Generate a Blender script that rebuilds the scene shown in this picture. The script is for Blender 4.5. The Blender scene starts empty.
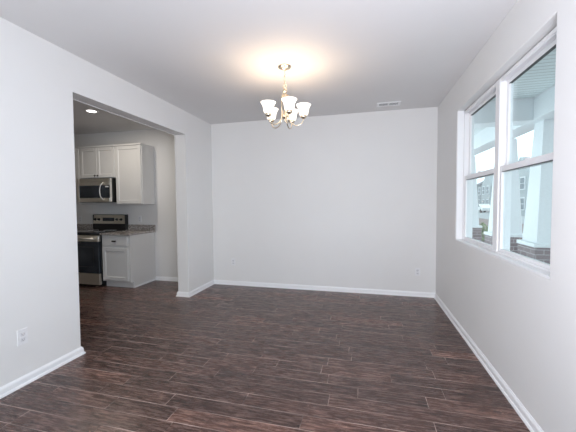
import bpy, bmesh, math, random
from mathutils import Vector, Matrix, Euler

random.seed(11)
scene = bpy.context.scene
col = scene.collection

# ------------------------------------------------------------------ camera
YAW, PITCH, ROLL = -0.248447, -0.0409163, -0.0072076
CAM_H = 1.3833
cam_data = bpy.data.cameras.new('camera')
cam_data.sensor_width = 36.0
cam_data.lens = 36.0 * 305.69 / 576.0
cam_data.clip_start = 0.02
cam_data.clip_end = 400
cam = bpy.data.objects.new('camera', cam_data)
col.objects.link(cam)
fwd = Vector((math.sin(YAW) * math.cos(PITCH), math.cos(YAW) * math.cos(PITCH), math.sin(PITCH)))
rgt = Vector((math.cos(YAW), -math.sin(YAW), 0))
up = rgt.cross(fwd)
r2 = rgt * math.cos(ROLL) + up * math.sin(ROLL)
u2 = -rgt * math.sin(ROLL) + up * math.cos(ROLL)
m = Matrix((r2, u2, -fwd)).transposed().to_4x4()
m.translation = Vector((0, 0, CAM_H))
cam.matrix_world = m
scene.camera = cam

# ------------------------------------------------------------------ view, world, lights
vs = scene.view_settings
vs.view_transform = 'Standard'
vs.look = 'None'
vs.gamma = 1.0
vs.use_curve_mapping = False
vs.exposure = 0.0
scene.cycles.use_denoising = True
scene.cycles.max_bounces = 10
scene.cycles.diffuse_bounces = 6
scene.cycles.glossy_bounces = 4
scene.cycles.transmission_bounces = 6
scene.cycles.transparent_max_bounces = 12
scene.cycles.sample_clamp_indirect = 6.0
scene.cycles.caustics_reflective = False
scene.cycles.caustics_refractive = False

world = bpy.data.worlds.new('overcast_sky')
scene.world = world
world.use_nodes = True
wn = world.node_tree.nodes
wn['Background'].inputs['Color'].default_value = (0.90, 0.97, 1.0, 1)
wn['Background'].inputs['Strength'].default_value = 2.3


def area(name, loc, direction, sx, sy, power, color, spread=180):
    l = bpy.data.lights.new(name, 'AREA')
    l.shape = 'RECTANGLE'
    l.size, l.size_y = sx, sy
    l.energy = power
    l.color = color
    l.spread = math.radians(spread)
    o = bpy.data.objects.new(name, l)
    col.objects.link(o)
    o.location = loc
    o.rotation_euler = Vector(direction).to_track_quat('-Z', 'Y').to_euler()
    return o


# added fill lights standing in for daylight; the walls behind them have no windows
area('rear_daylight_fill', (-0.85, -2.15, 1.40), (0, 1, 0.0), 2.9, 2.1, 42, (1.0, 0.92, 0.80))
area('left_daylight_fill', (-2.50, -1.2, 1.40), (1, 0.1, 0.0), 1.6, 2.0, 54, (0.66, 0.81, 1.0))
area('right_daylight_fill', (0.97, -0.9, 1.50), (-1, 0.3, 0.0), 1.5, 1.8, 96, (0.60, 0.78, 0.98))
area('bounce_fill', (0.4, 0.3, 1.2), (0, 1.1, 1), 0.8, 0.8, 50, (0.88, 0.88, 0.98))  # added fill aimed forward and up, no such lamp in the room
area('kitchen_daylight_fill', (-4.6, -2.15, 1.45), (0.0, 1, 0.35), 2.6, 1.9, 9, (1.0, 0.98, 0.75))

# ------------------------------------------------------------------ measures
XL, XR, YB, H = -2.553, 0.991, 4.787, 2.74
WT = 0.18
KX = -6.6            # kitchen's far left wall
YR = -2.2            # rear wall
OY0, OY1, OZ = 2.224, 4.008, 2.405      # opening to the kitchen
WY0, WY1, WZ0, WZ1 = 1.985, 3.820, 0.950, 2.398   # window opening
XO = 1.16            # outer face of the window wall


# ------------------------------------------------------------------ materials
def new_mat(name):
    mt = bpy.data.materials.new(name)
    mt.use_nodes = True
    nt = mt.node_tree
    b = nt.nodes['Principled BSDF']
    return mt, nt, b


def noise(nt, scale, detail=3, rough=0.5, vec=None):
    n = nt.nodes.new('ShaderNodeTexNoise')
    n.inputs['Scale'].default_value = scale
    n.inputs['Detail'].default_value = detail
    n.inputs['Roughness'].default_value = rough
    if vec is not None:
        nt.links.new(vec, n.inputs['Vector'])
    return n


def objcoord(nt, scale=(1, 1, 1)):
    tc = nt.nodes.new('ShaderNodeTexCoord')
    mp = nt.nodes.new('ShaderNodeMapping')
    mp.inputs['Scale'].default_value = scale
    nt.links.new(tc.outputs['Object'], mp.inputs['Vector'])
    return mp.outputs['Vector']


def ramp(nt, fac, stops):
    r = nt.nodes.new('ShaderNodeValToRGB')
    el = r.color_ramp.elements
    el[0].position, el[0].color = stops[0][0], (*stops[0][1], 1)
    el[1].position, el[1].color = stops[1][0], (*stops[1][1], 1)
    for p, c in stops[2:]:
        e = el.new(p)
        e.color = (*c, 1)
    nt.links.new(fac, r.inputs['Fac'])
    return r.outputs['Color']


def bump(nt, b, height, strength, dist):
    bp = nt.nodes.new('ShaderNodeBump')
    bp.inputs['Strength'].default_value = strength
    bp.inputs['Distance'].default_value = dist
    nt.links.new(height, bp.inputs['Height'])
    nt.links.new(bp.outputs['Normal'], b.inputs['Normal'])


def paint(name, c, rough=0.6, var=0.015, bscale=220, bstr=0.12, spec=0.5):
    mt, nt, b = new_mat(name)
    v = objcoord(nt)
    n = noise(nt, 2.5, 4, 0.5, v)
    lo = tuple(max(0, x - var) for x in c)
    hi = tuple(min(1, x + var) for x in c)
    nt.links.new(ramp(nt, n.outputs['Fac'], [(0.3, lo), (0.7, hi)]), b.inputs['Base Color'])
    b.inputs['Roughness'].default_value = rough
    b.inputs['Specular IOR Level'].default_value = spec
    n2 = noise(nt, bscale, 2, 0.5, v)
    bump(nt, b, n2.outputs['Fac'], bstr, 0.001)
    return mt


def metal(name, c, rough, brushed=None):
    mt, nt, b = new_mat(name)
    b.inputs['Metallic'].default_value = 1.0
    v = objcoord(nt, brushed or (1, 1, 1))
    n = noise(nt, 60 if brushed else 30, 2, 0.5, v)
    lo = tuple(x * 0.9 for x in c)
    nt.links.new(ramp(nt, n.outputs['Fac'], [(0.3, lo), (0.7, c)]), b.inputs['Base Color'])
    mr = nt.nodes.new('ShaderNodeMapRange')
    mr.inputs['To Min'].default_value = rough * 0.8
    mr.inputs['To Max'].default_value = rough * 1.25
    nt.links.new(n.outputs['Fac'], mr.inputs['Value'])
    nt.links.new(mr.outputs['Result'], b.inputs['Roughness'])
    return mt


def plain(name, c, rough=0.5, spec=0.5, vs_=40):
    mt, nt, b = new_mat(name)
    n = noise(nt, vs_, 2, 0.5, objcoord(nt))
    lo = tuple(x * 0.92 for x in c)
    nt.links.new(ramp(nt, n.outputs['Fac'], [(0.3, lo), (0.7, c)]), b.inputs['Base Color'])
    b.inputs['Roughness'].default_value = rough
    b.inputs['Specular IOR Level'].default_value = spec
    return mt


M = {}
M['wall'] = paint('wall_paint', (0.78, 0.775, 0.765), 0.75, 0.006, 260, 0.10, 0.3)
M['ceiling'] = paint('ceiling_paint', (0.74, 0.735, 0.735), 0.9, 0.006, 180, 0.15, 0.2)
M['trim'] = paint('trim_paint', (0.86, 0.865, 0.875), 0.35, 0.008, 60, 0.03)
M['vinyl'] = paint('white_vinyl', (0.85, 0.85, 0.86), 0.40, 0.004, 60, 0.0)
M['cabinet'] = paint('cabinet_paint', (0.72, 0.715, 0.70), 0.35, 0.008, 90, 0.03)
M['plate'] = plain('outlet_plastic', (0.84, 0.84, 0.85), 0.35)
M['slot'] = plain('socket_face_plastic', (0.72, 0.72, 0.74), 0.4)
M['grey'] = plain('grey_plastic', (0.25, 0.25, 0.26), 0.5)
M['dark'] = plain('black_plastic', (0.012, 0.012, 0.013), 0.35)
M['steel'] = metal('brushed_stainless_steel', (0.84, 0.80, 0.73), 0.42, (1, 1, 30))
M['brightsteel'] = metal('polished_steel', (0.93, 0.91, 0.88), 0.40)
M['bronze'] = metal('dark_bronze_knob', (0.07, 0.06, 0.05), 0.4)
M['nickel'] = metal('satin_nickel', (0.80, 0.70, 0.55), 0.22)
M['duct'] = plain('duct_dark', (0.05, 0.05, 0.055), 0.8)


def mat_blackglass():
    mt, nt, b = new_mat('black_glass')
    n = noise(nt, 3, 2, 0.5, objcoord(nt))
    nt.links.new(ramp(nt, n.outputs['Fac'], [(0.3, (0.012, 0.015, 0.020)), (0.7, (0.035, 0.043, 0.055))]), b.inputs['Base Color'])
    b.inputs['Roughness'].default_value = 0.06
    return mt


M['blackglass'] = mat_blackglass()


def mat_granite():
    mt, nt, b = new_mat('speckled_granite')
    v = objcoord(nt)
    n1 = noise(nt, 42, 6, 0.8, v)
    vo = nt.nodes.new('ShaderNodeTexVoronoi')
    vo.inputs['Scale'].default_value = 110
    nt.links.new(v, vo.inputs['Vector'])
    mx = nt.nodes.new('ShaderNodeMix')
    mx.data_type = 'RGBA'
    mx.inputs['Factor'].default_value = 0.25
    nt.links.new(ramp(nt, n1.outputs['Fac'], [(0.40, (0.04, 0.035, 0.03)), (0.48, (0.30, 0.27, 0.25)), (0.58, (0.66, 0.63, 0.60))]), mx.inputs['A'])
    nt.links.new(ramp(nt, vo.outputs['Color'], [(0.15, (0.05, 0.04, 0.04)), (0.6, (0.42, 0.38, 0.36))]), mx.inputs['B'])
    nt.links.new(mx.outputs['Result'], b.inputs['Base Color'])
    b.inputs['Roughness'].default_value = 0.18
    return mt


M['granite'] = mat_granite()


def mat_wood():
    mt, nt, b = new_mat('dark_hand_scraped_hardwood')
    at = nt.nodes.new('ShaderNodeAttribute')
    at.attribute_name = 'plank'
    sep = nt.nodes.new('ShaderNodeSeparateColor')
    nt.links.new(at.outputs['Color'], sep.inputs['Color'])
    tc = nt.nodes.new('ShaderNodeTexCoord')
    # every plank looks at its own piece of the grain
    off = nt.nodes.new('ShaderNodeVectorMath')
    off.operation = 'SCALE'
    off.inputs['Scale'].default_value = 37.0
    nt.links.new(at.outputs['Color'], off.inputs[0])
    ad = nt.nodes.new('ShaderNodeVectorMath')
    nt.links.new(tc.outputs['Object'], ad.inputs[0])
    nt.links.new(off.outputs[0], ad.inputs[1])
    mp = nt.nodes.new('ShaderNodeMapping')
    mp.inputs['Scale'].default_value = (1.0, 9.0, 1.0)
    nt.links.new(ad.outputs[0], mp.inputs['Vector'])
    g1 = noise(nt, 7, 8, 0.72, mp.outputs['Vector'])
    mp2 = nt.nodes.new('ShaderNodeMapping')
    mp2.inputs['Scale'].default_value = (0.8, 3.0, 1.0)
    nt.links.new(ad.outputs[0], mp2.inputs['Vector'])
    g2 = noise(nt, 5, 5, 0.65, mp2.outputs['Vector'])
    g2.inputs['Distortion'].default_value = 1.5
    # grain colour
    c1 = ramp(nt, g1.outputs['Fac'], [(0.32, (0.026, 0.014, 0.012)), (0.48, (0.088, 0.051, 0.043)), (0.60, (0.155, 0.096, 0.081)), (0.72, (0.42, 0.28, 0.235))])
    c2 = ramp(nt, g2.outputs['Fac'], [(0.35, (0.70, 0.70, 0.70)), (0.70, (1.4, 1.32, 1.28))])
    mu = nt.nodes.new('ShaderNodeMix')
    mu.data_type = 'RGBA'
    mu.blend_type = 'MULTIPLY'
    mu.inputs['Factor'].default_value = 1.0
    nt.links.new(c1, mu.inputs['A'])
    nt.links.new(c2, mu.inputs['B'])
    # pale scraped flecks
    mp3 = nt.nodes.new('ShaderNodeMapping')
    mp3.inputs['Scale'].default_value = (1.0, 3.2, 1.0)
    nt.links.new(ad.outputs[0], mp3.inputs['Vector'])
    g3 = noise(nt, 26, 8, 0.8, mp3.outputs['Vector'])
    g4 = noise(nt, 4, 3, 0.6, ad.outputs[0])
    fl = nt.nodes.new('ShaderNodeMath')
    fl.operation = 'MULTIPLY'
    nt.links.new(ramp(nt, g3.outputs['Fac'], [(0.54, (0, 0, 0)), (0.63, (1, 1, 1))]), fl.inputs[0])
    nt.links.new(ramp(nt, g4.outputs['Fac'], [(0.45, (0.12, 0.12, 0.12)), (0.70, (0.9, 0.9, 0.9))]), fl.inputs[1])
    fm = nt.nodes.new('ShaderNodeMix')
    fm.data_type = 'RGBA'
    nt.links.new(fl.outputs[0], fm.inputs['Factor'])
    nt.links.new(mu.outputs['Result'], fm.inputs['A'])
    fm.inputs['B'].default_value = (0.42, 0.28, 0.24, 1)
    # plank to plank tone
    c3 = ramp(nt, sep.outputs['Red'], [(0.0, (0.72, 0.71, 0.71)), (0.6, (1.0, 0.96, 0.94)), (1.0, (1.42, 1.30, 1.22))])
    mu2 = nt.nodes.new('ShaderNodeMix')
    mu2.data_type = 'RGBA'
    mu2.blend_type = 'MULTIPLY'
    mu2.inputs['Factor'].default_value = 1.0
    nt.links.new(fm.outputs['Result'], mu2.inputs['A'])
    nt.links.new(c3, mu2.inputs['B'])
    nt.links.new(mu2.outputs['Result'], b.inputs['Base Color'])
    mr = nt.nodes.new('ShaderNodeMapRange')
    mr.inputs['To Min'].default_value = 0.16
    mr.inputs['To Max'].default_value = 0.38
    nt.links.new(g1.outputs['Fac'], mr.inputs['Value'])
    nt.links.new(mr.outputs['Result'], b.inputs['Roughness'])
    sm = nt.nodes.new('ShaderNodeMath')
    sm.operation = 'ADD'
    nt.links.new(g1.outputs['Fac'], sm.inputs[0])
    nt.links.new(g2.outputs['Fac'], sm.inputs[1])
    bump(nt, b, sm.outputs[0], 0.35, 0.003)
    return mt


M['wood'] = mat_wood()


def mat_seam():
    mt, nt, b = new_mat('worn_glinting_plank_edge')  # pale streaks paint glints off the bevels along with edge wear
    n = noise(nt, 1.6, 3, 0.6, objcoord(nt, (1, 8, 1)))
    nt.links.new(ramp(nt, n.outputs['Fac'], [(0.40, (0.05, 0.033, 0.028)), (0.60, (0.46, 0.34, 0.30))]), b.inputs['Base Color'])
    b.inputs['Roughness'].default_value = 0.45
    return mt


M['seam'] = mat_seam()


def mat_glass(name, tint):
    mt = bpy.data.materials.new(name)
    mt.use_nodes = True
    nt = mt.node_tree
    nt.nodes.clear()
    out = nt.nodes.new('ShaderNodeOutputMaterial')
    tr = nt.nodes.new('ShaderNodeBsdfTransparent')
    tr.inputs['Color'].default_value = (*tint, 1)
    gl = nt.nodes.new('ShaderNodeBsdfGlossy')
    gl.inputs['Roughness'].default_value = 0.01
    fr = nt.nodes.new('ShaderNodeFresnel')
    fr.inputs['IOR'].default_value = 1.5
    mx = nt.nodes.new('ShaderNodeMixShader')
    # only the face one looks at mirrors; the far face of the pane lets light out unbent
    ge = nt.nodes.new('ShaderNodeNewGeometry')
    inv = nt.nodes.new('ShaderNodeMath')
    inv.operation = 'SUBTRACT'
    inv.inputs[0].default_value = 1.0
    nt.links.new(ge.outputs['Backfacing'], inv.inputs[1])
    ml = nt.nodes.new('ShaderNodeMath')
    ml.operation = 'MULTIPLY'
    nt.links.new(fr.outputs[0], ml.inputs[0])
    nt.links.new(inv.outputs[0], ml.inputs[1])
    nt.links.new(ml.outputs[0], mx.inputs[0])
    nt.links.new(tr.outputs[0], mx.inputs[1])
    nt.links.new(gl.outputs[0], mx.inputs[2])
    nt.links.new(mx.outputs[0], out.inputs['Surface'])
    return mt


M['glass'] = mat_glass('window_glass', (0.885, 0.945, 0.955))


def mat_shade():
    mt, nt, b = new_mat('frosted_lit_shade_glass')
    n = noise(nt, 12, 2, 0.5, objcoord(nt))
    nt.links.new(ramp(nt, n.outputs['Fac'], [(0.3, (0.90, 0.87, 0.82)), (0.7, (0.95, 0.92, 0.88))]), b.inputs['Base Color'])
    b.inputs['Roughness'].default_value = 0.5
    b.inputs['Emission Color'].default_value = (1.0, 0.86, 0.70, 1)
    b.inputs['Emission Strength'].default_value = 2.0
    return mt


M['shade'] = mat_shade()


def mat_emit(name, c, s):
    mt, nt, b = new_mat(name)
    b.inputs['Base Color'].default_value = (*c, 1)
    b.inputs['Emission Color'].default_value = (*c, 1)
    b.inputs['Emission Strength'].default_value = s
    return mt


M['lens'] = mat_emit('lit_lens', (1.0, 0.96, 0.90), 6.0)
M['bulb'] = mat_emit('lit_bulb', (1.0, 0.86, 0.66), 12.0)


def mat_brick():
    mt, nt, b = new_mat('porch_brick')
    tc = nt.nodes.new('ShaderNodeTexCoord')
    sx = nt.nodes.new('ShaderNodeSeparateXYZ')
    nt.links.new(tc.outputs['Object'], sx.inputs[0])
    ad = nt.nodes.new('ShaderNodeMath')
    nt.links.new(sx.outputs['X'], ad.inputs[0])
    nt.links.new(sx.outputs['Y'], ad.inputs[1])
    cb = nt.nodes.new('ShaderNodeCombineXYZ')
    nt.links.new(ad.outputs[0], cb.inputs['X'])
    nt.links.new(sx.outputs['Z'], cb.inputs['Y'])
    br = nt.nodes.new('ShaderNodeTexBrick')
    br.inputs['Scale'].default_value = 1.0
    br.inputs['Brick Width'].default_value = 0.21
    br.inputs['Row Height'].default_value = 0.075
    br.inputs['Mortar Size'].default_value = 0.006
    br.inputs['Color1'].default_value = (0.15, 0.11, 0.125, 1)
    br.inputs['Color2'].default_value = (0.24, 0.19, 0.205, 1)
    br.inputs['Mortar'].default_value = (0.42, 0.40, 0.40, 1)
    nt.links.new(cb.outputs[0], br.inputs['Vector'])
    nt.links.new(br.outputs['Color'], b.inputs['Base Color'])
    b.inputs['Roughness'].default_value = 0.9
    bump(nt, b, br.outputs['Fac'], -0.5, 0.004)
    return mt


M['brick'] = mat_brick()


def mat_stripes(name, c, axis, pitch, groove=0.12, dark=0.55, rough=0.5):
    """boards: a thin groove every «pitch» metres along an axis"""
    mt, nt, b = new_mat(name)
    tc = nt.nodes.new('ShaderNodeTexCoord')
    sx = nt.nodes.new('ShaderNodeSeparateXYZ')
    nt.links.new(tc.outputs['Object'], sx.inputs[0])
    dv = nt.nodes.new('ShaderNodeMath')
    dv.operation = 'DIVIDE'
    dv.inputs[1].default_value = pitch
    nt.links.new(sx.outputs[axis], dv.inputs[0])
    fr = nt.nodes.new('ShaderNodeMath')
    fr.operation = 'FRACT'
    nt.links.new(dv.outputs[0], fr.inputs[0])
    cr = ramp(nt, fr.outputs[0], [(0.0, tuple(x * dark for x in c)), (groove, c)])
    nt.links.new(cr, b.inputs['Base Color'])
    b.inputs['Roughness'].default_value = rough
    return mt


M['soffit'] = mat_stripes('porch_soffit_boards', (0.70, 0.75, 0.76), 'Y', 0.10, 0.25, 0.42)
M['extwhite'] = plain('exterior_white_paint', (0.76, 0.79, 0.82), 0.5)
M['siding'] = mat_stripes('grey_lap_siding', (0.22, 0.25, 0.27), 'Z', 0.2, 0.15, 0.7)
M['siding_light'] = mat_stripes('pale_lap_siding', (0.34, 0.38, 0.40), 'Z', 0.2, 0.15, 0.75)
M['shingle'] = plain('grey_shingles', (0.20, 0.21, 0.23), 0.9, 0.2, 6)
M['extglass'] = plain('house_window_glass', (0.10, 0.14, 0.17), 0.1)
M['concrete'] = plain('concrete', (0.55, 0.56, 0.56), 0.85, 0.3, 3)
M['asphalt'] = plain('asphalt', (0.36, 0.38, 0.40), 0.9, 0.2, 3)
M['carpaint'] = plain('white_car_paint', (0.75, 0.77, 0.78), 0.25)
M['rubber'] = plain('tyre_rubber', (0.03, 0.03, 0.03), 0.8)


def mat_ground():
    mt, nt, b = new_mat('bare_mulch_and_dirt')
    n = noise(nt, 1.6, 8, 0.75, objcoord(nt))
    nt.links.new(ramp(nt, n.outputs['Fac'], [(0.35, (0.10, 0.075, 0.075)), (0.52, (0.22, 0.17, 0.165)), (0.70, (0.38, 0.34, 0.32))]), b.inputs['Base Color'])
    b.inputs['Roughness'].default_value = 1.0
    return mt


M['ground'] = mat_ground()


def mat_leaf():
    mt, nt, b = new_mat('shrub_leaves')
    n = noise(nt, 9, 4, 0.6, objcoord(nt))
    nt.links.new(ramp(nt, n.outputs['Fac'], [(0.35, (0.10, 0.15, 0.08)), (0.65, (0.28, 0.36, 0.20))]), b.inputs['Base Color'])
    b.inputs['Roughness'].default_value = 0.7
    return mt


M['leaf'] = mat_leaf()


# ------------------------------------------------------------------ mesh helpers
def tag(o, label=None, cat=None, group=None, kind=None):
    if label: o['label'] = label
    if cat: o['category'] = cat
    if group: o['group'] = group
    if kind: o['kind'] = kind
    return o


def empty(name, loc):
    o = bpy.data.objects.new(name, None)
    o.empty_display_size = 0.1
    o.location = loc
    col.objects.link(o)
    return o


def root_loc(o):
    v = Vector((0, 0, 0))
    while o is not None:
        v += o.location
        o = o.parent
    return v


class MB:
    """collects shapes in world coordinates; build() links them as ONE object"""

    def __init__(self):
        self.bm = bmesh.new()

    def box(self, a, b, bev=0.0, seg=1, mi=0):
        x0, x1 = sorted((a[0], b[0])); y0, y1 = sorted((a[1], b[1])); z0, z1 = sorted((a[2], b[2]))
        vs_ = [self.bm.verts.new(p) for p in ((x0, y0, z0), (x1, y0, z0), (x1, y1, z0), (x0, y1, z0), (x0, y0, z1), (x1, y0, z1), (x1, y1, z1), (x0, y1, z1))]
        fs = [self.bm.faces.new([vs_[i] for i in q]) for q in ((0, 3, 2, 1), (4, 5, 6, 7), (0, 1, 5, 4), (1, 2, 6, 5), (2, 3, 7, 6), (3, 0, 4, 7))]
        for f in fs: f.material_index = mi
        if bev > 0:
            es = list({e for f in fs for e in f.edges})
            r = bmesh.ops.bevel(self.bm, geom=es, offset=bev, segments=seg, affect='EDGES', profile=0.5)
            for f in r['faces']: f.material_index = mi
        return self

    def poly(self, pts, mi=0, smooth=False):
        f = self.bm.faces.new([self.bm.verts.new(p) for p in pts])
        f.material_index = mi
        f.smooth = smooth
        return f

    def prism(self, outline, axis, t0, t1, bev=0.0, mi=0):
        """outline: 2D points; axis: index of the extrusion axis"""
        def p3(p, t):
            q = list(p)
            q.insert(axis, t)
            return q
        a = [self.bm.verts.new(p3(p, t0)) for p in outline]
        b = [self.bm.verts.new(p3(p, t1)) for p in outline]
        n = len(outline)
        fs = [self.bm.faces.new(a), self.bm.faces.new(list(reversed(b)))]
        for i in range(n):
            fs.append(self.bm.faces.new((a[i], b[i], b[(i + 1) % n], a[(i + 1) % n])))
        for f in fs: f.material_index = mi
        if bev > 0:
            es = list({e for f in fs for e in f.edges})
            r = bmesh.ops.bevel(self.bm, geom=es, offset=bev, segments=2, affect='EDGES', profile=0.5)
            for f in r['faces']: f.material_index = mi
        return self

    def lathe(self, prof, origin, axis=(0, 0, 1), n=24, mi=0, smooth=True):
        """prof: (radius, height) pairs from the origin along the axis"""
        ax = Vector(axis).normalized()
        t = Vector((1, 0, 0)) if abs(ax.x) < 0.9 else Vector((0, 1, 0))
        u = ax.cross(t).normalized(); w = ax.cross(u)
        o = Vector(origin)
        rings = []
        for r, h in prof:
            if r < 1e-6:
                rings.append([self.bm.verts.new(o + ax * h)])
            else:
                rings.append([self.bm.verts.new(o + ax * h + (u * math.cos(2 * math.pi * k / n) + w * math.sin(2 * math.pi * k / n)) * r) for k in range(n)])
        for A, B in zip(rings, rings[1:]):
            for k in range(n):
                k2 = (k + 1) % n
                if len(A) == 1 and len(B) == 1: continue
                if len(A) == 1: q = (A[0], B[k2], B[k])
                elif len(B) == 1: q = (A[k], A[k2], B[0])
                else: q = (A[k], A[k2], B[k2], B[k])
                f = self.bm.faces.new(q); f.smooth = smooth; f.material_index = mi
        return self

    def tube(self, pts, r, n=10, mi=0):
        pts = [Vector(p) for p in pts]
        rr = r if isinstance(r, (list, tuple)) else [r] * len(pts)
        tg = []
        for i in range(len(pts)):
            a = pts[max(i - 1, 0)]; b = pts[min(i + 1, len(pts) - 1)]
            tg.append((b - a).normalized())
        nrm = tg[0].orthogonal().normalized()
        rings = []
        for i, p in enumerate(pts):
            if i:
                nrm = (nrm - tg[i] * nrm.dot(tg[i])).normalized()
            w = tg[i].cross(nrm)
            rings.append([self.bm.verts.new(p + (nrm * math.cos(2 * math.pi * k / n) + w * math.sin(2 * math.pi * k / n)) * rr[i]) for k in range(n)])
        for A, B in zip(rings, rings[1:]):
            for k in range(n):
                f = self.bm.faces.new((A[k], A[(k + 1) % n], B[(k + 1) % n], B[k])); f.smooth = True; f.material_index = mi
        for R in (rings[0], rings[-1]):
            f = self.bm.faces.new(R); f.material_index = mi
        return self

    def torus(self, c, R, r, normal, n=16, m_=8, sx=1.0, mi=0):
        nn = Vector(normal).normalized(); u = nn.orthogonal().normalized(); w = nn.cross(u)
        if abs(w.z) < abs(u.z): u, w = w, u
        rings = []
        for i in range(n):
            a = 2 * math.pi * i / n
            d = u * math.cos(a) + w * math.sin(a)
            cpt = Vector(c) + u * math.cos(a) * R + w * math.sin(a) * R * sx
            rings.append([self.bm.verts.new(cpt + (d * math.cos(2 * math.pi * k / m_) + nn * math.sin(2 * math.pi * k / m_)) * r) for k in range(m_)])
        for i in range(n):
            A, B = rings[i], rings[(i + 1) % n]
            for k in range(m_):
                f = self.bm.faces.new((A[k], A[(k + 1) % m_], B[(k + 1) % m_], B[k])); f.smooth = True; f.material_index = mi
        return self

    def sweep(self, prof, path, side=1):
        """prof: (offset from wall, z); path: 2D polyline along the wall; miters at the corners"""
        P = [Vector((p[0], p[1])) for p in path]
        ns = []
        for a, b in zip(P, P[1:]):
            t = (b - a).normalized()
            ns.append(Vector((-t.y, t.x)) * side)
        rings = []
        for i, p in enumerate(P):
            if i == 0: mm = ns[0]
            elif i == len(P) - 1: mm = ns[-1]
            else:
                s = ns[i - 1] + ns[i]
                mm = s * (1.0 / (1 + ns[i - 1].dot(ns[i])))
            rings.append([self.bm.verts.new((p.x + mm.x * o, p.y + mm.y * o, z)) for o, z in prof])
        k = len(prof)
        for A, B in zip(rings, rings[1:]):
            for j in range(k):
                self.bm.faces.new((A[j], B[j], B[(j + 1) % k], A[(j + 1) % k]))
        self.bm.faces.new(rings[0]); self.bm.faces.new(rings[-1])
        return self

    def build(self, name, mat, parent=None, loc=None, recalc=True):
        bm = self.bm
        if recalc:
            bmesh.ops.recalc_face_normals(bm, faces=bm.faces[:])
        base = root_loc(parent) if parent else (Vector(loc) if loc else Vector((0, 0, 0)))
        if base.length > 0:
            bmesh.ops.translate(bm, vec=-base, verts=bm.verts[:])
        me = bpy.data.meshes.new(name)
        bm.to_mesh(me)
        bm.free()
        for x in (mat if isinstance(mat, (list, tuple)) else [mat]):
            me.materials.append(x)
        o = bpy.data.objects.new(name, me)
        col.objects.link(o)
        if parent: o.parent = parent
        elif loc: o.location = loc
        return o


def copy_tree(o, parent=None):
    c = o.copy()
    col.objects.link(c)
    c.parent = parent
    for ch in [x for x in list(col.objects) if x.parent == o]:
        copy_tree(ch, c)
    return c


def struct(o):
    o['kind'] = 'structure'
    return o


# ------------------------------------------------------------------ the room
# floor: boards run across the room; one mesh, each board with a bevelled edge coloured for wear and glints
def build_floor():
    bm = bmesh.new()
    cl = bm.loops.layers.color.new('plank')
    W = 0.129
    PH = 2.036
    known = {  # board row index -> joint positions read off the floor
        0: [-0.246, -1.5], -1: [-0.822, 0.42], -2: [-0.391], -3: [-1.231],
        1: [-1.175, -0.05], 2: [0.55], 3: [-0.734, -0.35], 4: [-0.91], }
    x0, x1 = KX, XR
    k0 = math.floor((YR - PH) / W); k1 = math.ceil((YB - PH) / W)
    rnd = random.Random(5)
    for k in range(k0, k1):
        ya = max(PH + k * W, YR); yb = min(PH + (k + 1) * W, YB)
        if yb - ya < 0.01: continue
        js = sorted(known.get(k, [x0 + rnd.uniform(0.1, 1.0)]))
        xs = list(js)
        while xs[0] > x0: xs.insert(0, xs[0] - rnd.choice((0.45, 0.6, 0.9, 1.2)) * rnd.uniform(0.9, 1.1))
        while xs[-1] < x1: xs.append(xs[-1] + rnd.choice((0.45, 0.6, 0.9, 1.2)) * rnd.uniform(0.9, 1.1))
        for a, b in zip(xs, xs[1:]):
            a = max(a, x0); b = min(b, x1)
            if b - a < 0.005: continue
            e = 0.0024
            c = (rnd.random(), rnd.random(), rnd.random(), 1)
            z = 0.0
            o = [bm.verts.new(p) for p in ((a, ya, z - 0.0012), (b, ya, z - 0.0012), (b, yb, z - 0.0012), (a, yb, z - 0.0012))]
            i_ = [bm.verts.new(p) for p in ((a + e, ya + e, z), (b - e, ya + e, z), (b - e, yb - e, z), (a + e, yb - e, z))]
            fs = [bm.faces.new(i_)]
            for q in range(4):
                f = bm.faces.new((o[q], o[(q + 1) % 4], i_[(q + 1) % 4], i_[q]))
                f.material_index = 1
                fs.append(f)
            for f in fs:
                for l in f.loops: l[cl] = c
    # slab below
    ret = [bm.verts.new(p) for p in ((x0, YR, -0.03), (x1, YR, -0.03), (x1, YB, -0.03), (x0, YB, -0.03))]
    bm.faces.new(ret)
    bmesh.ops.recalc_face_normals(bm, faces=bm.faces[:])
    for f in bm.faces:
        if f.normal.z < 0: f.normal_flip()
    me = bpy.data.meshes.new('floor')
    bm.to_mesh(me); bm.free()
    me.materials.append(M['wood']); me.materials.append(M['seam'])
    o = bpy.data.objects.new('floor', me)
    col.objects.link(o)
    return struct(o)


build_floor()

struct(MB().box((KX - 0.15, YR - 0.15, H), (XO, YB + 0.15, H + 0.12)).build('ceiling', M['ceiling']))
struct(MB().box((KX - 0.15, YB, -0.03), (XO, YB + 0.15, H)).build('wall_back', M['wall']))
struct(MB().box((KX - 0.15, YR, -0.03), (KX, YB, H)).build('wall_kitchen_left', M['wall']))

# left wall: a U round the wide opening, with softly rounded drywall corners
mb = MB()
out = [(YR, -0.03), (OY0, -0.03), (OY0, OZ), (OY1, OZ), (OY1, -0.03), (YB, -0.03), (YB, H), (YR, H)]
a = [mb.bm.verts.new((XL, y, z)) for y, z in out]
b = [mb.bm.verts.new((XL - WT, y, z)) for y, z in out]
mb.bm.faces.new(a); mb.bm.faces.new(b)
n = len(out)
for i in range(n): mb.bm.faces.new((a[i], a[(i + 1) % n], b[(i + 1) % n], b[i]))
mb.bm.edges.ensure_lookup_table()
es = [e for e in mb.bm.edges if abs(e.verts[0].co.x - e.verts[1].co.x) < 1e-6 and all(OY0 - 1e-4 <= v.co.y <= OY1 + 1e-4 for v in e.verts) and all(v.co.z <= OZ + 1e-4 for v in e.verts)]
bmesh.ops.bevel(mb.bm, geom=es, offset=0.006, segments=3, affect='EDGES', profile=0.5)
struct(mb.build('wall_left', M['wall']))


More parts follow.
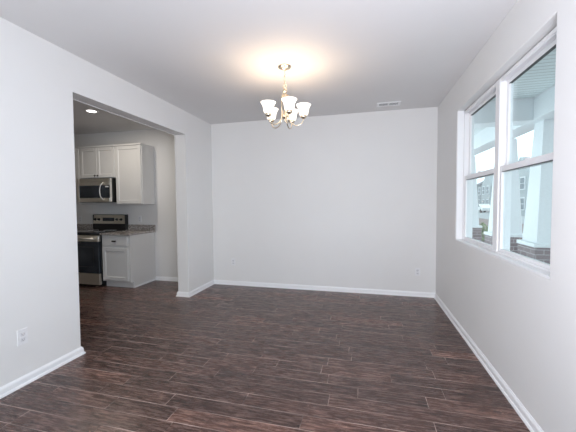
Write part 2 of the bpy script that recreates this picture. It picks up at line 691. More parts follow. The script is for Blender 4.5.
def wall_with_hole(name, axis, c0, c1, lo, hi, h0, h1, bev=0.005):
    """wall between planes c0,c1 on «axis»; lo,hi = outer rect (t,z), h0,h1 = hole rect"""
    mb = MB()
    def P(c, t, z): return (c, t, z) if axis == 0 else (t, c, z)
    layers = []
    for c in (c0, c1):
        O = [mb.bm.verts.new(P(c, *q)) for q in ((lo[0], lo[1]), (hi[0], lo[1]), (hi[0], hi[1]), (lo[0], hi[1]))]
        I = [mb.bm.verts.new(P(c, *q)) for q in ((h0[0], h0[1]), (h1[0], h0[1]), (h1[0], h1[1]), (h0[0], h1[1]))]
        for k in range(4): mb.bm.faces.new((O[k], O[(k + 1) % 4], I[(k + 1) % 4], I[k]))
        layers.append((O, I))
    for s in (0, 1):
        A, B = layers[0][s], layers[1][s]
        for k in range(4): mb.bm.faces.new((A[k], A[(k + 1) % 4], B[(k + 1) % 4], B[k]))
    I = set(layers[0][1])
    es = [e for e in mb.bm.edges if e.verts[0] in I and e.verts[1] in I]
    if bev: bmesh.ops.bevel(mb.bm, geom=es, offset=bev, segments=3, affect='EDGES', profile=0.5)
    return struct(mb.build(name, M['wall']))


wall_with_hole('wall_right', 0, XR, XO, (YR - 0.15, -0.03), (YB + 0.15, H), (WY0, WZ0), (WY1, WZ1))
# the wall behind the camera: solid, with added fill lights in front of it
struct(MB().box((KX - 0.15, YR - 0.15, -0.03), (XR, YR, H)).build('wall_rear', M['wall']))

# baseboards with a shoe moulding
prof = [(-0.004, 0.0), (0.025, 0.0), (0.024, 0.010), (0.020, 0.017), (0.015, 0.021), (0.014, 0.050), (0.011, 0.059), (0.006, 0.066), (0.004, 0.071), (-0.004, 0.071)]
struct(MB().sweep(prof, [(XL - WT, 1.2), (XL - WT, OY0), (XL, OY0), (XL, YR)], 1).build('baseboard_left', M['trim']))
struct(MB().sweep(prof, [(XR, YR), (XR, YB), (XL, YB), (XL, OY1), (XL - WT, OY1), (XL - WT, YB), (-3.72, YB)], 1).build('baseboard_back', M['trim']))


# ------------------------------------------------------------------ window
def build_window():
    r = empty('window_1', (XR + 0.08, (WY0 + WY1) / 2, WZ0))
    struct(r)
    # white liner of the recess
    L = 0.012
    mb = MB()
    for (a, b) in (((XR + 0.006, WY0, WZ0), (1.065, WY0 + L, WZ1)), ((XR + 0.006, WY1 - L, WZ0), (1.065, WY1, WZ1))):
        mb.box(a, b, 0.001)
    mb.build('jamb_lining', M['trim'], r)
    MB().box((XR + 0.0005, WY0 + 0.0005, WZ0), (1.068, WY1 - 0.0005, WZ0 + 0.016), 0.003, 2).build('window_sill', M['trim'], r)
    y0, y1, z0, z1 = WY0 + L, WY1 - L, WZ0 + 0.016, WZ1 - L
    ym = (y0 + y1) / 2
    FX0, FX1 = 1.056, 1.150
    F = 0.028
    mb = MB()
    mb.box((FX0, y0, z0), (FX1, y0 + F, z1), 0.002); mb.box((FX0, y1 - F, z0), (FX1, y1, z1), 0.002)
    mb.box((FX0, y0 + F, z1 - F), (FX1, y1 - F, z1), 0.002); mb.box((FX0, y0 + F, z0), (FX1, y1 - F, z0 + 0.014), 0.002)
    # parting ridge at the head, which casts the thin dark line
    mb.box((FX0 + 0.006, y0 + F, z1 - F - 0.006), (FX0 + 0.010, y1 - F, z1 - F), 0)
    mb.build('window_frame', M['vinyl'], r)
    MB().box((FX0 - 0.004, ym - 0.040, z0 + 0.001), (FX1, ym + 0.040, z1 - 0.001), 0.003, 2).build('mullion', M['vinyl'], r)
    zr = 1.647
    S = 0.040
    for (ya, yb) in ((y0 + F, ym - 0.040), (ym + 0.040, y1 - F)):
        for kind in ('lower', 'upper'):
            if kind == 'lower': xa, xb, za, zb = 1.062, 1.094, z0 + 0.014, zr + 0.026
            else: xa, xb, za, zb = 1.100, 1.132, zr - 0.020, z1 - F
            mb = MB()
            rl = 0.026 if kind == 'lower' else S
            mb.box((xa, ya, za), (xb, ya + S, zb), 0.003); mb.box((xa, yb - S, za), (xb, yb, zb), 0.003)
            mb.box((xa, ya + S, za), (xb, yb - S, za + (0.022 if kind == 'lower' else 0.044)), 0.003)
            mb.box((xa, ya + S, zb - (0.045 if kind == 'lower' else 0.034)), (xb, yb - S, zb), 0.003)
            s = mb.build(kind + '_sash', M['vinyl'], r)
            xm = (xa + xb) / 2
            MB().box((xa + 0.001, ya + S - 0.001, zb - (0.0480 if kind == 'lower' else 0.0370)), (xb - 0.008, yb - S + 0.001, zb - (0.0445 if kind == 'lower' else 0.0335))).build('sash_top_strip', M['dark'], s)  # thin dark strip along the top edge of the glass only
            MB().box((xm - 0.003, ya + S - 0.004, za + 0.012), (xm + 0.003, yb - S + 0.004, zb - 0.03)).build('glass_pane', M['glass'], s)
        # sash lock on the meeting rail
        yc = (ya + yb) / 2
        MB().box((1.066, yc - 0.03, zr + 0.0262), (1.092, yc + 0.03, zr + 0.034), 0.003, 2).box((1.070, yc - 0.008, zr + 0.034), (1.084, yc + 0.035, zr + 0.041), 0.002).build('sash_lock', M['vinyl'], r)
        # little tilt latches at the head of the track, the dark dot by each corner
        MB().box((1.0555, yb + 0.008, z1 - F - 0.055), (1.0562, yb + 0.016, z1 - F - 0.040)).build('balance_clip', M['slot'], r)


build_window()


# ------------------------------------------------------------------ electrical outlets
def make_outlet(center, normal, label):
    """duplex outlet cover, facing «normal» (an axis direction in the plane)"""
    c = Vector(center); nrm = Vector(normal)
    t = Vector((-nrm.y, nrm.x, 0))
    r = empty('wall_outlet', c)
    tag(r, label, 'electrical outlet', 'white electrical outlets on the walls')
    def bx(mb, u0, u1, z0, z1, d0, d1, bev=0.0, mi=0):
        p = c + t * u0 + nrm * d0; q = c + t * u1 + nrm * d1
        mb.box((p.x, p.y, c.z + z0), (q.x, q.y, c.z + z1), bev, 2, mi)
    mb = MB(); bx(mb, -0.036, 0.036, -0.059, 0.059, -0.001, 0.006, 0.002); mb.build('cover_plate', M['plate'], r)
    for dz in (-0.021, 0.021):
        mb = MB(); bx(mb, -0.017, 0.017, dz - 0.0145, dz + 0.0145, 0.005, 0.0085, 0.002); s = mb.build('socket', M['slot'], r)
        mb = MB()
        bx(mb, -0.0085, -0.006, dz - 0.004, dz + 0.006, 0.0080, 0.0088)
        bx(mb, 0.006, 0.0085, dz - 0.004, dz + 0.006, 0.0080, 0.0088)
        bx(mb, -0.0025, 0.0025, dz - 0.011, dz - 0.006, 0.0080, 0.0088)
        mb.build('slot', M['grey'], s)
    mb = MB().lathe([(0.0, 0.0072), (0.002, 0.0071), (0.003, 0.006), (0.003, 0.004)], c, nrm, 10)
    mb.build('screw', M['brightsteel'], r)


make_outlet((XL, 1.735, 0.375), (1, 0, 0), 'white outlet low on the near left wall, in front of the kitchen opening')
make_outlet((-2.180, YB, 0.395), (0, -1, 0), 'white outlet low on the back wall near the left corner')
make_outlet((0.744, YB, 0.365), (0, -1, 0), 'white outlet low on the back wall near the right corner')
make_outlet((-4.03, YB, 1.117), (0, -1, 0), 'white outlet above the kitchen counter, right of the range')
make_outlet((-5.40, YB, 1.105), (0, -1, 0), 'white outlet above the kitchen counter, left of the range')


# ------------------------------------------------------------------ ceiling vent
def build_vent():
    cx, cy = 0.302, 4.465
    r = empty('ceiling_vent', (cx, cy, H))
    tag(r, 'white slatted ceiling air vent in front of the back wall', 'air vent')
    w, d = 0.155, 0.085
    iw, idp = 0.125, 0.055
    mb = MB()
    z0, z1 = H - 0.010, H + 0.0005
    mb.box((cx - w, cy - d, z0), (cx + w, cy - idp, z1), 0.002)
    mb.box((cx - w, cy + idp, z0), (cx + w, cy + d, z1), 0.002)
    mb.box((cx - w, cy - idp, z0), (cx - iw, cy + idp, z1), 0.002)
    mb.box((cx + iw, cy - idp, z0), (cx + w, cy + idp, z1), 0.002)
    mb.box((cx - 0.009, cy - idp, z0 + 0.001), (cx + 0.009, cy + idp, z1), 0.001)
    mb.build('vent_frame', M['trim'], r)
    MB().box((cx - iw, cy - idp, H - 0.0015), (cx + iw, cy + idp, H + 0.001)).build('duct_opening', M['duct'], r)
    for k in range(5):
        y = cy - idp + 0.015 + k * 0.021
        mb = MB()
        for xa, xb in ((cx - iw, cx - 0.009), (cx + 0.009, cx + iw)):
            mb.box((xa, y - 0.001, H - 0.0080), (xb, y + 0.001, H - 0.0058))
        mb.build('slat', M['trim'], r)


build_vent()


# ------------------------------------------------------------------ chandelier
def build_chandelier():
    cx, cy = -0.783, 2.990
    r = empty('chandelier', (cx, cy, H))
    tag(r, 'satin nickel chandelier with five lit frosted bell shades hanging from the ceiling', 'chandelier')
    Z = lambda z: (cx, cy, z)
    MB().lathe([(0.0, 0), (0.064, 0), (0.066, -0.006), (0.060, -0.013), (0.040, -0.020), (0.018, -0.026), (0.010, -0.034), (0.0, -0.036)], Z(H), (0, 0, 1), 32).build('ceiling_canopy', M['nickel'], r)
    # chain
    z = H - 0.040; k = 0
    mb = MB()
    while z > 2.555:
        nrm = (1, 0, 0) if k % 2 else (0, 1, 0)
        mb.torus((cx, cy, z), 0.0065, 0.0018, nrm, 12, 6, 1.7)
        z -= 0.0165; k += 1
    mb.build('chain', M['nickel'], r)
    # wire twisted loosely through the chain, wound round the loop
    pts = []
    for i in range(90):
        t = i / 89
        rad = 0.004 + (0.020 * math.sin(math.pi * min(1, max(0, (t - 0.5) / 0.5))) if t > 0.5 else 0)
        ang = t * 2 * math.pi * 6
        pts.append((cx + rad * math.cos(ang), cy + rad * math.sin(ang), H - 0.035 - t * 0.225))
    MB().tube(pts, 0.0018, 6).build('cord', M['nickel'], r)
    MB().torus((cx, cy, 2.540), 0.015, 0.003, (0, 1, 0), 18, 8, 1.1).build('hanging_loop', M['nickel'], r)
    MB().lathe([(0.0, 2.528), (0.008, 2.524), (0.010, 2.512), (0.020, 2.506), (0.024, 2.496), (0.020, 2.486), (0.014, 2.478), (0.019, 2.470), (0.021, 2.450), (0.017, 2.420), (0.011, 2.400),
                (0.009, 2.360), (0.009, 2.290), (0.016, 2.278), (0.028, 2.268), (0.031, 2.252), (0.027, 2.238), (0.014, 2.228), (0.009, 2.218), (0.011, 2.208), (0.007, 2.198), (0.0, 2.192)],
               (cx, cy, 0), (0, 0, 1), 24).build('center_column', M['nickel'], r)
    R = 0.186
    th0 = math.atan2(-cy, -cx) + math.radians(13)
    arm0 = None
    for k in range(5):
        th = th0 + 2 * math.pi * k / 5
        dx, dy = math.cos(th), math.sin(th)
        # S arm: leaves the column high, drops close to it, sweeps out below and up into the cup
        ctrl = [(0.012, 2.470), (0.030, 2.455), (0.040, 2.400), (0.036, 2.330), (0.034, 2.260), (0.050, 2.205), (0.085, 2.168), (0.125, 2.158), (0.160, 2.172), (0.180, 2.200), (R, 2.228)]
        pts = []
        for i in range(len(ctrl) - 1):
            p0 = ctrl[max(i - 1, 0)]; p1 = ctrl[i]; p2 = ctrl[i + 1]; p3 = ctrl[min(i + 2, len(ctrl) - 1)]
            for s in range(5):
                t = s / 5
                q = [0.5 * ((2 * p1[j]) + (-p0[j] + p2[j]) * t + (2 * p0[j] - 5 * p1[j] + 4 * p2[j] - p3[j]) * t * t + (-p0[j] + 3 * p1[j] - 3 * p2[j] + p3[j]) * t ** 3) for j in (0, 1)]
                pts.append(q)
        pts.append(ctrl[-1])
        P3 = [(cx + dx * q[0], cy + dy * q[0], q[1]) for q in pts]
        arm = MB().tube(P3, 0.0055, 10).build('arm', M['nickel'], r)
        c = (cx + dx * R, cy + dy * R, 0)
        MB().lathe([(0.0, 2.222), (0.012, 2.222), (0.020, 2.228), (0.028, 2.234), (0.030, 2.244), (0.030, 2.262), (0.026, 2.264), (0.026, 2.258), (0.0, 2.258)], c, (0, 0, 1), 20).build('shade_cup', M['nickel'], arm)
        sh = MB().lathe([(0.026, 2.256), (0.036, 2.259), (0.043, 2.268), (0.047, 2.288), (0.050, 2.312), (0.057, 2.334), (0.068, 2.352), (0.074, 2.359),
                         (0.071, 2.360), (0.065, 2.352), (0.054, 2.335), (0.047, 2.312), (0.044, 2.288), (0.040, 2.270), (0.033, 2.262), (0.026, 2.260)], c, (0, 0, 1), 28).build('lamp_shade', M['shade'], arm)
        MB().lathe([(0.0, 2.262), (0.012, 2.262), (0.012, 2.278), (0.019, 2.292), (0.022, 2.304), (0.019, 2.318), (0.010, 2.325), (0.0, 2.327)], c, (0, 0, 1), 16).build('bulb', M['bulb'], arm)
        l = bpy.data.lights.new('bulb_light', 'POINT')
        l.energy = 1.3
        l.color = (1.0, 0.72, 0.48)
        l.shadow_soft_size = 0.03
        lo = bpy.data.objects.new('bulb_light', l)
        lo.location = (c[0], c[1], 2.345)
        col.objects.link(lo)


build_chandelier()


# ------------------------------------------------------------------ kitchen
def shaker_door(name, parent, x0, x1, z0, z1, yf, fw=0.055):
    """front at yf facing -y; frame proud of a recessed panel with a bevelled inner edge"""
    mb = MB()
    t = 0.019
    mb.box((x0, yf, z0), (x0 + fw, yf + t, z1), 0.002); mb.box((x1 - fw, yf, z0), (x1, yf + t, z1), 0.002)
    mb.box((x0 + fw, yf, z0), (x1 - fw, yf + t, z0 + fw), 0.002); mb.box((x0 + fw, yf, z1 - fw), (x1 - fw, yf + t, z1), 0.002)
    d = 0.009
    i0, i1, j0, j1 = x0 + fw, x1 - fw, z0 + fw, z1 - fw
    g = 0.010
    A = [(i0, yf + 0.001, j0), (i1, yf + 0.001, j0), (i1, yf + 0.001, j1), (i0, yf + 0.001, j1)]
    B = [(i0 + g, yf + d, j0 + g), (i1 - g, yf + d, j0 + g), (i1 - g, yf + d, j1 - g), (i0 + g, yf + d, j1 - g)]
    for k in range(4): mb.poly([A[k], A[(k + 1) % 4], B[(k + 1) % 4], B[k]])
    mb.poly(B)
    return mb.build(name, M['cabinet'], parent)


def knob(parent, x, z, y, name='knob'):
    MB().lathe([(0.0, 0.0), (0.006, 0.0), (0.005, 0.010), (0.007, 0.013), (0.014, 0.018), (0.015, 0.022), (0.011, 0.027), (0.0, 0.029)], (x, y, z), (0, -1, 0), 14).build(name, M['bronze'], parent)


YW = YB            # kitchen wall face
UF = 4.462         # upper door front
# upper cabinets
def upper_cabinet(x0, x1, z0, z1, doors, knobs, label):
    r = empty('upper_cabinet', ((x0 + x1) / 2, YW, z0))
    tag(r, label, 'kitchen cabinet', 'white upper cabinets on the kitchen wall')
    MB().box((x0, UF + 0.021, z0), (x1, YW - 0.0005, z1), 0.0015).build('cabinet_body', M['cabinet'], r)
    w = (x1 - x0) / doors
    for i in range(doors):
        a = x0 + i * w + (0.014 if i == 0 else 0.002); b = x0 + (i + 1) * w - (0.014 if i == doors - 1 else 0.002)
        dr = shaker_door('door', r, a, b, z0 + 0.010, z1 - 0.030, UF)
        if knobs:
            knob(dr, b - 0.028 if i % 2 == 0 else a + 0.028, z0 + 0.045, UF)
    # small crown strip
    MB().box((x0, UF - 0.004, z1 - 0.022), (x1, UF + 0.0205, z1 + 0.006), 0.003, 2).build('top_rail', M['cabinet'], r)
    return r


upper_cabinet(-5.015, -4.249, 1.857, 2.425, 2, True, 'short white two-door upper cabinet with dark knobs right above the microwave')
upper_cabinet(-4.245, -3.702, 1.392, 2.425, 1, False, 'tall white single-door upper cabinet at the right end of the run')
upper_cabinet(-5.780, -5.019, 1.392, 2.425, 2, True, 'white upper cabinet left of the microwave, cut off by the wall edge')


# microwave
def build_microwave():
    x0, x1, z0, z1 = -4.985, -4.264, 1.428, 1.848
    yf = 4.372
    r = empty('microwave', ((x0 + x1) / 2, YW, z0))
    tag(r, 'stainless steel over-the-range microwave with black glass door', 'microwave')
    MB().box((x0, yf + 0.035, z0), (x1, YW - 0.001, z1), 0.003).build('body', M['dark'], r)
    # front: frame round the glass
    xd = -4.440
    mb = MB()
    mb.box((x0, yf, z0 + 0.006), (x0 + 0.045, yf + 0.034, z1 - 0.004), 0.002)
    mb.box((x0 + 0.045, yf, z0 + 0.006), (x1 - 0.022, yf + 0.034, z0 + 0.075), 0.002)
    mb.box((x0 + 0.045, yf, z1 - 0.125), (x1 - 0.022, yf + 0.034, z1 - 0.060), 0.002)
    mb.box((x1 - 0.022, yf, z0 + 0.006), (x1, yf + 0.034, z1 - 0.060), 0.002)
    d = mb.build('door_frame', M['steel'], r)
    mb = MB().box((x0 + 0.045, yf + 0.004, z1 - 0.056), (x1, yf + 0.034, z1 - 0.004), 0.002)
    for k in range(3):
        mb.box((x0 + 0.06, yf + 0.002, z1 - 0.048 + k * 0.014), (x1 - 0.02, yf + 0.005, z1 - 0.044 + k * 0.014))
    mb.build('vent_grille', M['steel'], r)
    MB().box((x0 + 0.045, yf + 0.005, z0 + 0.075), (xd - 0.004, yf + 0.033, z1 - 0.125)).build('door_glass', M['blackglass'], r)
    p = MB().box((xd, yf + 0.004, z0 + 0.075), (x1 - 0.022, yf + 0.033, z1 - 0.125)).build('control_panel', M['blackglass'], r)
    MB().box((xd + 0.065, yf + 0.002, z1 - 0.160), (x1 - 0.040, yf + 0.0045, z1 - 0.140)).build('clock_display', M['slot'], p)
    mb = MB()
    for i in range(3):
        for j in range(4):
            mb.box((xd + 0.062 + i * 0.028, yf + 0.0025, z0 + 0.090 + j * 0.032), (xd + 0.080 + i * 0.028, yf + 0.0045, z0 + 0.106 + j * 0.032))
    mb.build('keypad', M['dark'], p)
    pts = []
    for i in range(17):
        t = i / 16
        zz = z0 + 0.035 + t * (z1 - 0.075 - z0 - 0.035)
        s = math.sin(math.pi * t)
        pts.append((xd + 0.030 - 0.038 * s, yf - 0.004 - 0.040 * min(1, s * 2.0), zz))
    MB().tube(pts, 0.009, 10).build('door_handle', M['brightsteel'], r)


build_microwave()


# range
def build_range():
    x0, x1 = -5.047, -4.285
    yf = 4.115
    r = empty('range', ((x0 + x1) / 2, YW, 0))
    tag(r, 'stainless steel electric range with black glass cooktop and oven door', 'kitchen range')
    MB().box((x0, yf + 0.045, 0.055), (x1, YW - 0.006, 0.898), 0.002).box((x0 + 0.03, yf + 0.10, 0.0), (x1 - 0.03, YW - 0.05, 0.055)).build('body', M['dark'], r)
    MB().box((x0 - 0.002, yf + 0.010, 0.898), (x1 + 0.002, 4.700, 0.920), 0.004, 2).build('cooktop', M['blackglass'], r)
    for (bx_, by_, br_) in ((x0 + 0.20, 4.33, 0.105), (x1 - 0.20, 4.33, 0.085), (x0 + 0.20, 4.56, 0.08), (x1 - 0.20, 4.56, 0.10)):
        MB().torus((bx_, by_, 0.9203), br_, 0.0012, (0, 0, 1), 32, 4).build('burner_ring', M['slot'], r)
    # oven door: steel top band, glass, narrow steel edges
    door = MB().box((x0 + 0.004, yf, 0.770), (x1 - 0.004, yf + 0.044, 0.872), 0.003).build('oven_door', M['steel'], r)
    MB().box((x0 + 0.006, yf + 0.003, 0.238), (x1 - 0.006, yf + 0.044, 0.770), 0.002).build('door_glass', M['blackglass'], door)
    wm = MB()
    wx0, wx1, wz0, wz1, bt = x0 + 0.11, x1 - 0.11, 0.34, 0.68, 0.006
    for a, b in (((wx0, wz0), (wx1, wz0 + bt)), ((wx0, wz1 - bt), (wx1, wz1)), ((wx0, wz0), (wx0 + bt, wz1)), ((wx1 - bt, wz0), (wx1, wz1))):
        wm.box((a[0], yf + 0.0018, a[1]), (b[0], yf + 0.004, b[1]))
    wm.build('window_outline', M['dark'], door)
    mb = MB().tube([(x0 + 0.05, yf - 0.045, 0.822), (x1 - 0.05, yf - 0.045, 0.822)], 0.012, 14)
    for hx in (x0 + 0.08, x1 - 0.08): mb.tube([(hx, yf + 0.004, 0.822), (hx, yf - 0.045, 0.822)], 0.009, 10)
    mb.build('oven_handle', M['brightsteel'], door)
    MB().box((x0 + 0.004, yf, 0.045), (x1 - 0.004, yf + 0.044, 0.230), 0.004, 2).build('storage_drawer', M['steel'], r)
    # backguard
    bx0 = x0 + 0.035
    mb = MB().box((bx0, 4.715, 0.915), (x1, YW - 0.006, 1.035), 0.002).build('backguard_base', M['dark'], r)
    mb = MB().prism([(4.700, 1.030), (4.725, 1.192), (YW - 0.008, 1.192), (YW - 0.008, 1.030)], 0, bx0 + 0.004, x1 - 0.004, 0.003)
    # leaning face: outline is in (y,z)
    cp = mb.build('control_panel', M['steel'], r)
    MB().box((bx0 - 0.001, 4.705, 0.93), (bx0 + 0.0035, YW - 0.006, 1.198)).box((x1 - 0.0035, 4.700, 0.93), (x1 + 0.001, YW - 0.006, 1.198)).box((bx0, 4.722, 1.1925), (x1, YW - 0.006, 1.200)).build('panel_trim', M['dark'], r)
    def face_y(z): return 4.700 + 0.025 * (z - 1.030) / 0.162
    MB().box((-4.790, face_y(1.11) - 0.006, 1.078), (-4.530, face_y(1.11) + 0.008, 1.142), 0.001).build('clock_display', M['blackglass'], cp)
    for kx in (-4.962, -4.875, -4.470, -4.375):
        MB().lathe([(0.0, 0.030), (0.016, 0.030), (0.018, 0.026), (0.020, 0.004), (0.026, 0.0), (0.026, -0.004)], (kx, face_y(1.11) - 0.001, 1.110), (0, -1, 0.12), 18).build('knob', M['dark'], cp)


build_range()


# base cabinets
BF = 4.158
def base_cabinet(x0, x1, label, panel_right, split):
    r = empty('base_cabinet', ((x0 + x1) / 2, YW, 0))
    tag(r, label, 'kitchen cabinet', 'white base cabinets beside the range')
    mb = MB().box((x0, BF + 0.021, 0.105), (x1, YW - 0.0005, 0.880), 0.0015)
    mb.box((x0, BF + 0.090, 0.0), (x1, YW - 0.0005, 0.1045))
    mb.build('cabinet_body', M['cabinet'], r)
    if panel_right:
        MB().box((x1 - 0.0175, BF + 0.084, 0.0), (x1 + 0.004, BF + 0.0895, 0.104)).build('toe_board', M['trim'], r)
        MB().box((x1 + 0.0005, BF + 0.085, 0.0), (x1 + 0.016, YW - 0.016, 0.030), 0.005, 2).build('base_moulding', M['trim'], r)
    a, b = x0 + 0.020, x1 - 0.040 if panel_right else x1 - 0.02
    w = (b - a) / split
    for i in range(split):
        p, q = a + i * w + 0.002, a + (i + 1) * w - 0.002
        shaker = shaker_door('door', r, p, q, 0.130, 0.672, BF)
        dr = MB().box((p, BF, 0.706), (q, BF + 0.020, 0.858), 0.006, 2).build('drawer', M['cabinet'], r)
        cxx = (p + q) / 2
        MB().box((cxx - 0.040, BF - 0.024, 0.770), (cxx + 0.040, BF - 0.0005, 0.796), 0.009, 3).build('cup_pull', M['bronze'], dr)
    return r


base_cabinet(-4.281, -3.722, 'white base cabinet with one drawer and one door, right of the range', True, 1)
base_cabinet(-5.900, -5.052, 'white base cabinet left of the range, hidden behind the wall edge', False, 2)


def worktop(x0, x1, label):
    r = empty('countertop', ((x0 + x1) / 2, YW, 0.88))
    tag(r, label, 'countertop', 'speckled granite countertops')
    MB().box((x0, BF - 0.022, 0.8805), (x1, YW - 0.0005, 0.912), 0.004, 2).build('counter_slab', M['granite'], r)
    MB().box((x0, YW - 0.0225, 0.9125), (x1, YW - 0.0008, 1.014), 0.003, 2).build('backsplash', M['granite'], r)


worktop(-4.282, -3.700, 'speckled brown-grey granite countertop right of the range')
worktop(-5.900, -5.051, 'speckled brown-grey granite countertop left of the range')


# recessed light
def recessed(x, y, label):
    r = empty('recessed_ceiling_light', (x, y, H))
    tag(r, label, 'ceiling light')
    MB().lathe([(0.060, -0.003), (0.064, -0.006), (0.088, -0.007), (0.093, -0.002), (0.093, 0.001)], (x, y, H), (0, 0, 1), 32).build('trim_ring', M['trim'], r)
    MB().lathe([(0.0, -0.0045), (0.060, -0.0045), (0.060, 0.0)], (x, y, H), (0, 0, 1), 28).build('lens', M['lens'], r)
    l = bpy.data.lights.new('recessed_light_beam', 'AREA')
    l.shape = 'DISK'; l.size = 0.12; l.energy = 13; l.color = (1.0, 0.90, 0.78)
    o = bpy.data.objects.new('recessed_light_beam', l)
    o.location = (x, y, H - 0.008)
    col.objects.link(o)


recessed(-3.845, 3.646, 'round recessed light glowing in the kitchen ceiling')

# ------------------------------------------------------------------ outside
struct(MB().box((XO, -3, -0.25), (3.25, 13, -0.10)).build('porch_floor', M['concrete']))
pc = struct(MB().box((XO, -3, 2.98), (3.3, 13, 3.06)).build('porch_ceiling', M['soffit']))


def beam(a, b):
    return MB().box(a, b, 0.004).build('porch_beam', M['extwhite'])


struct(beam((2.50, -3, 2.64), (2.86, 13, 2.98)))
struct(beam((XO, 5.55, 2.64), (2.4995, 5.88, 2.98)))
# dark shadow-gap moulding where the boards meet the beams
struct(MB().box((2.488, -3, 2.966), (2.4995, 5.538, 2.9795)).box((XO, 5.538, 2.966), (2.4995, 5.5495, 2.9795)).build('trim_porch', M['slot']))


def tapered(mb, cx, cy, z0, z1, w0, w1):
    P = [(cx - w0, cy - w0, z0), (cx + w0, cy - w0, z0), (cx + w0, cy + w0, z0), (cx - w0, cy + w0, z0)]
    Q = [(cx - w1, cy - w1, z1), (cx + w1, cy - w1, z1), (cx + w1, cy + w1, z1), (cx - w1, cy + w1, z1)]
    mb.poly(P); mb.poly(Q)
    for k in range(4): mb.poly([P[k], P[(k + 1) % 4], Q[(k + 1) % 4], Q[k]])
    bmesh.ops.remove_doubles(mb.bm, verts=mb.bm.verts[:], dist=1e-5)


def porch_column(cx, cy, label, w0=0.225, w1=0.13, cap=0.745):
    r = empty('porch_column', (cx, cy, -0.10))
    tag(r, label, 'porch column', 'tapered white porch columns on brick')
    MB().box((cx - w0 - 0.045, cy - w0 - 0.045, -0.10), (cx + w0 + 0.045, cy + w0 + 0.045, cap - 0.06)).build('brick_pier', M['brick'], r)
    MB().box((cx - w0 - 0.06, cy - w0 - 0.06, cap - 0.0599), (cx + w0 + 0.06, cy + w0 + 0.06, cap), 0.006).build('cap_stone', M['extwhite'], r)
    mb = MB(); tapered(mb, cx, cy, cap + 0.0001, 2.6395, w0, w1)
    mb.build('shaft', M['extwhite'], r)


porch_column(2.775, 5.69, 'white tapered porch column on brick pier, nearest, seen through the right window pane')
porch_column(2.775, 7.18, 'white tapered porch column just behind the nearest one in the right window pane')
porch_column(2.775, 9.55, 'white tapered porch column on brick pier seen through the left window pane')

struct(MB().box((3.25, -20, -0.6), (60, 160, -0.5)).build('ground_outside', M['ground']))
struct(MB().box((13, -20, -0.499), (23, 160, -0.49)).build('street', M['asphalt']))


def house(x, y0, y1, hgt, label, siding, gable):
    r = empty('house', (x + 5, (y0 + y1) / 2, -0.5))
    tag(r, label, 'house', 'houses across the street')
    MB().box((x, y0, -0.5), (x + 10, y1, hgt)).build('walls', siding, r)
    mb = MB().prism([(x - 0.5, hgt), (x + 10.5, hgt), (x + 5, hgt + 3.0)], 1, y0 - 0.4, y1 + 0.4)
    mb.build('roof', M['shingle'], r)
    gy = y0 + 0.32 * (y1 - y0) if gable < 0 else y0 + 0.68 * (y1 - y0)
    mb = MB().box((x - 1.2, gy - 2.6, -0.5), (x, gy + 2.6, hgt - 0.5))
    mb.prism([(gy - 2.6, hgt - 0.5), (gy + 2.6, hgt - 0.5), (gy, hgt + 2.0)], 0, x - 1.2, x)
    g = mb.build('gable_bay', M['siding_light'], r)
    def win(xx, yc, zc, w, h):
        f = MB().box((xx - 0.10, yc - w / 2 - 0.12, zc - h / 2 - 0.12), (xx + 0.02, yc + w / 2 + 0.12, zc + h / 2 + 0.12)).build('window', M['extwhite'], r)
        mb = MB()
        mb.box((xx - 0.13, yc - w / 2, zc - h / 2), (xx - 0.101, yc - 0.03, zc - 0.03)); mb.box((xx - 0.13, yc + 0.03, zc - h / 2), (xx - 0.101, yc + w / 2, zc - 0.03))
        mb.box((xx - 0.13, yc - w / 2, zc + 0.03), (xx - 0.101, yc - 0.03, zc + h / 2)); mb.box((xx - 0.13, yc + 0.03, zc + 0.03), (xx - 0.101, yc + w / 2, zc + h / 2))
        mb.build('pane', M['extglass'], f)
    for zc in (1.1, 3.9):
        win(x - 1.2, gy - 1.1, zc, 1.1, 1.5); win(x - 1.2, gy + 1.1, zc, 1.1, 1.5)
        oy = y1 - 2.2 if gable < 0 else y0 + 2.2
        win(x, oy, zc, 1.2, 1.5)
    # faces towards -y, which the window shows as well
    mb = MB()
    for xc in (x + 2.0, x + 5.0, x + 8.0):
        for zc in (1.1, 3.9):
            f = MB().box((xc - 0.65, y0 - 0.08, zc - 0.85), (xc + 0.65, y0 + 0.02, zc + 0.85)).build('window', M['extwhite'], r)
            MB().box((xc - 0.52, y0 - 0.11, zc - 0.72), (xc + 0.52, y0 - 0.081, zc + 0.72)).build('pane', M['extglass'], f)


house(26, 69, 83, 5.4, 'grey house with a light gable across the street, seen in the left window pane', M['siding'], -1)
house(22, 42, 53, 5.6, 'pale house with white-trimmed windows seen in the gap between two porch columns', M['siding_light'], 1)


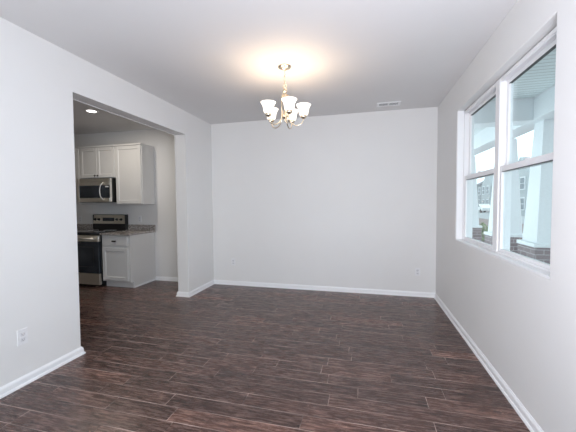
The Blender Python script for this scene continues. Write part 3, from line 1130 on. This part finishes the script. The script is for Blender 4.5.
def car(cx, cy, label):
    r = empty('car', (cx, cy, -0.49))
    tag(r, label, 'car')
    prof = [(-2.2, 0.35), (-2.2, 0.85), (-1.9, 0.98), (-1.2, 1.02), (-0.6, 1.48), (0.9, 1.50), (1.6, 1.05), (2.2, 0.95), (2.25, 0.35)]
    MB().prism([(cx * 0 + cy + a, -0.49 + b) for a, b in prof], 0, cx - 0.85, cx + 0.85, 0.05).build('body', M['carpaint'], r)
    gl = [(-1.05, 1.03), (-0.55, 1.42), (0.85, 1.44), (1.42, 1.05)]
    MB().prism([(cy + a, -0.49 + b) for a, b in gl], 0, cx - 0.87, cx + 0.87).build('side_windows', M['extglass'], r)
    for wy in (-1.4, 1.4):
        for sx in (-0.87, 0.65):
            MB().lathe([(0, 0), (0.33, 0), (0.33, 0.22), (0, 0.22)], (cx + sx, cy + wy, -0.16), (1, 0, 0), 18).build('wheel', M['rubber'], r)


car(20.5, 62.0, 'white car parked on the street outside the left window pane')


def shrub(cx, cy, rad, label):
    r = empty('shrub', (cx, cy, -0.5))
    tag(r, label, 'shrub', 'young shrubs in the front yard')
    rn = random.Random(int(cx * 100))
    mb = MB()
    for i in range(420):
        th = rn.uniform(0, 2 * math.pi); u = rn.uniform(0.0, 1.0); rr = rad * rn.uniform(0.5, 1.0)
        p = Vector((cx + rr * math.cos(th) * math.sqrt(1 - u * u), cy + rr * math.sin(th) * math.sqrt(1 - u * u), -0.45 + u * rr * 1.1))
        q = Euler((rn.uniform(0, 6), rn.uniform(0, 6), rn.uniform(0, 6))).to_matrix()
        s = rad * 0.11
        mb.poly([p + q @ Vector(v) * s for v in ((-1, 0, 0), (0, -0.5, 0.1), (1, 0, 0), (0, 0.5, 0.1))])
    mb.build('foliage', M['leaf'], r)
    mb = MB()
    for i in range(6):
        th = i * 1.05
        mb.tube([(cx, cy, -0.5), (cx + 0.5 * rad * math.cos(th), cy + 0.5 * rad * math.sin(th), -0.5 + rad * 0.8)], 0.012, 5)
    mb.build('stem', M['ground'], r)


shrub(5.6, 16.6, 0.8, 'green shrub in the yard outside, beyond the far porch column')
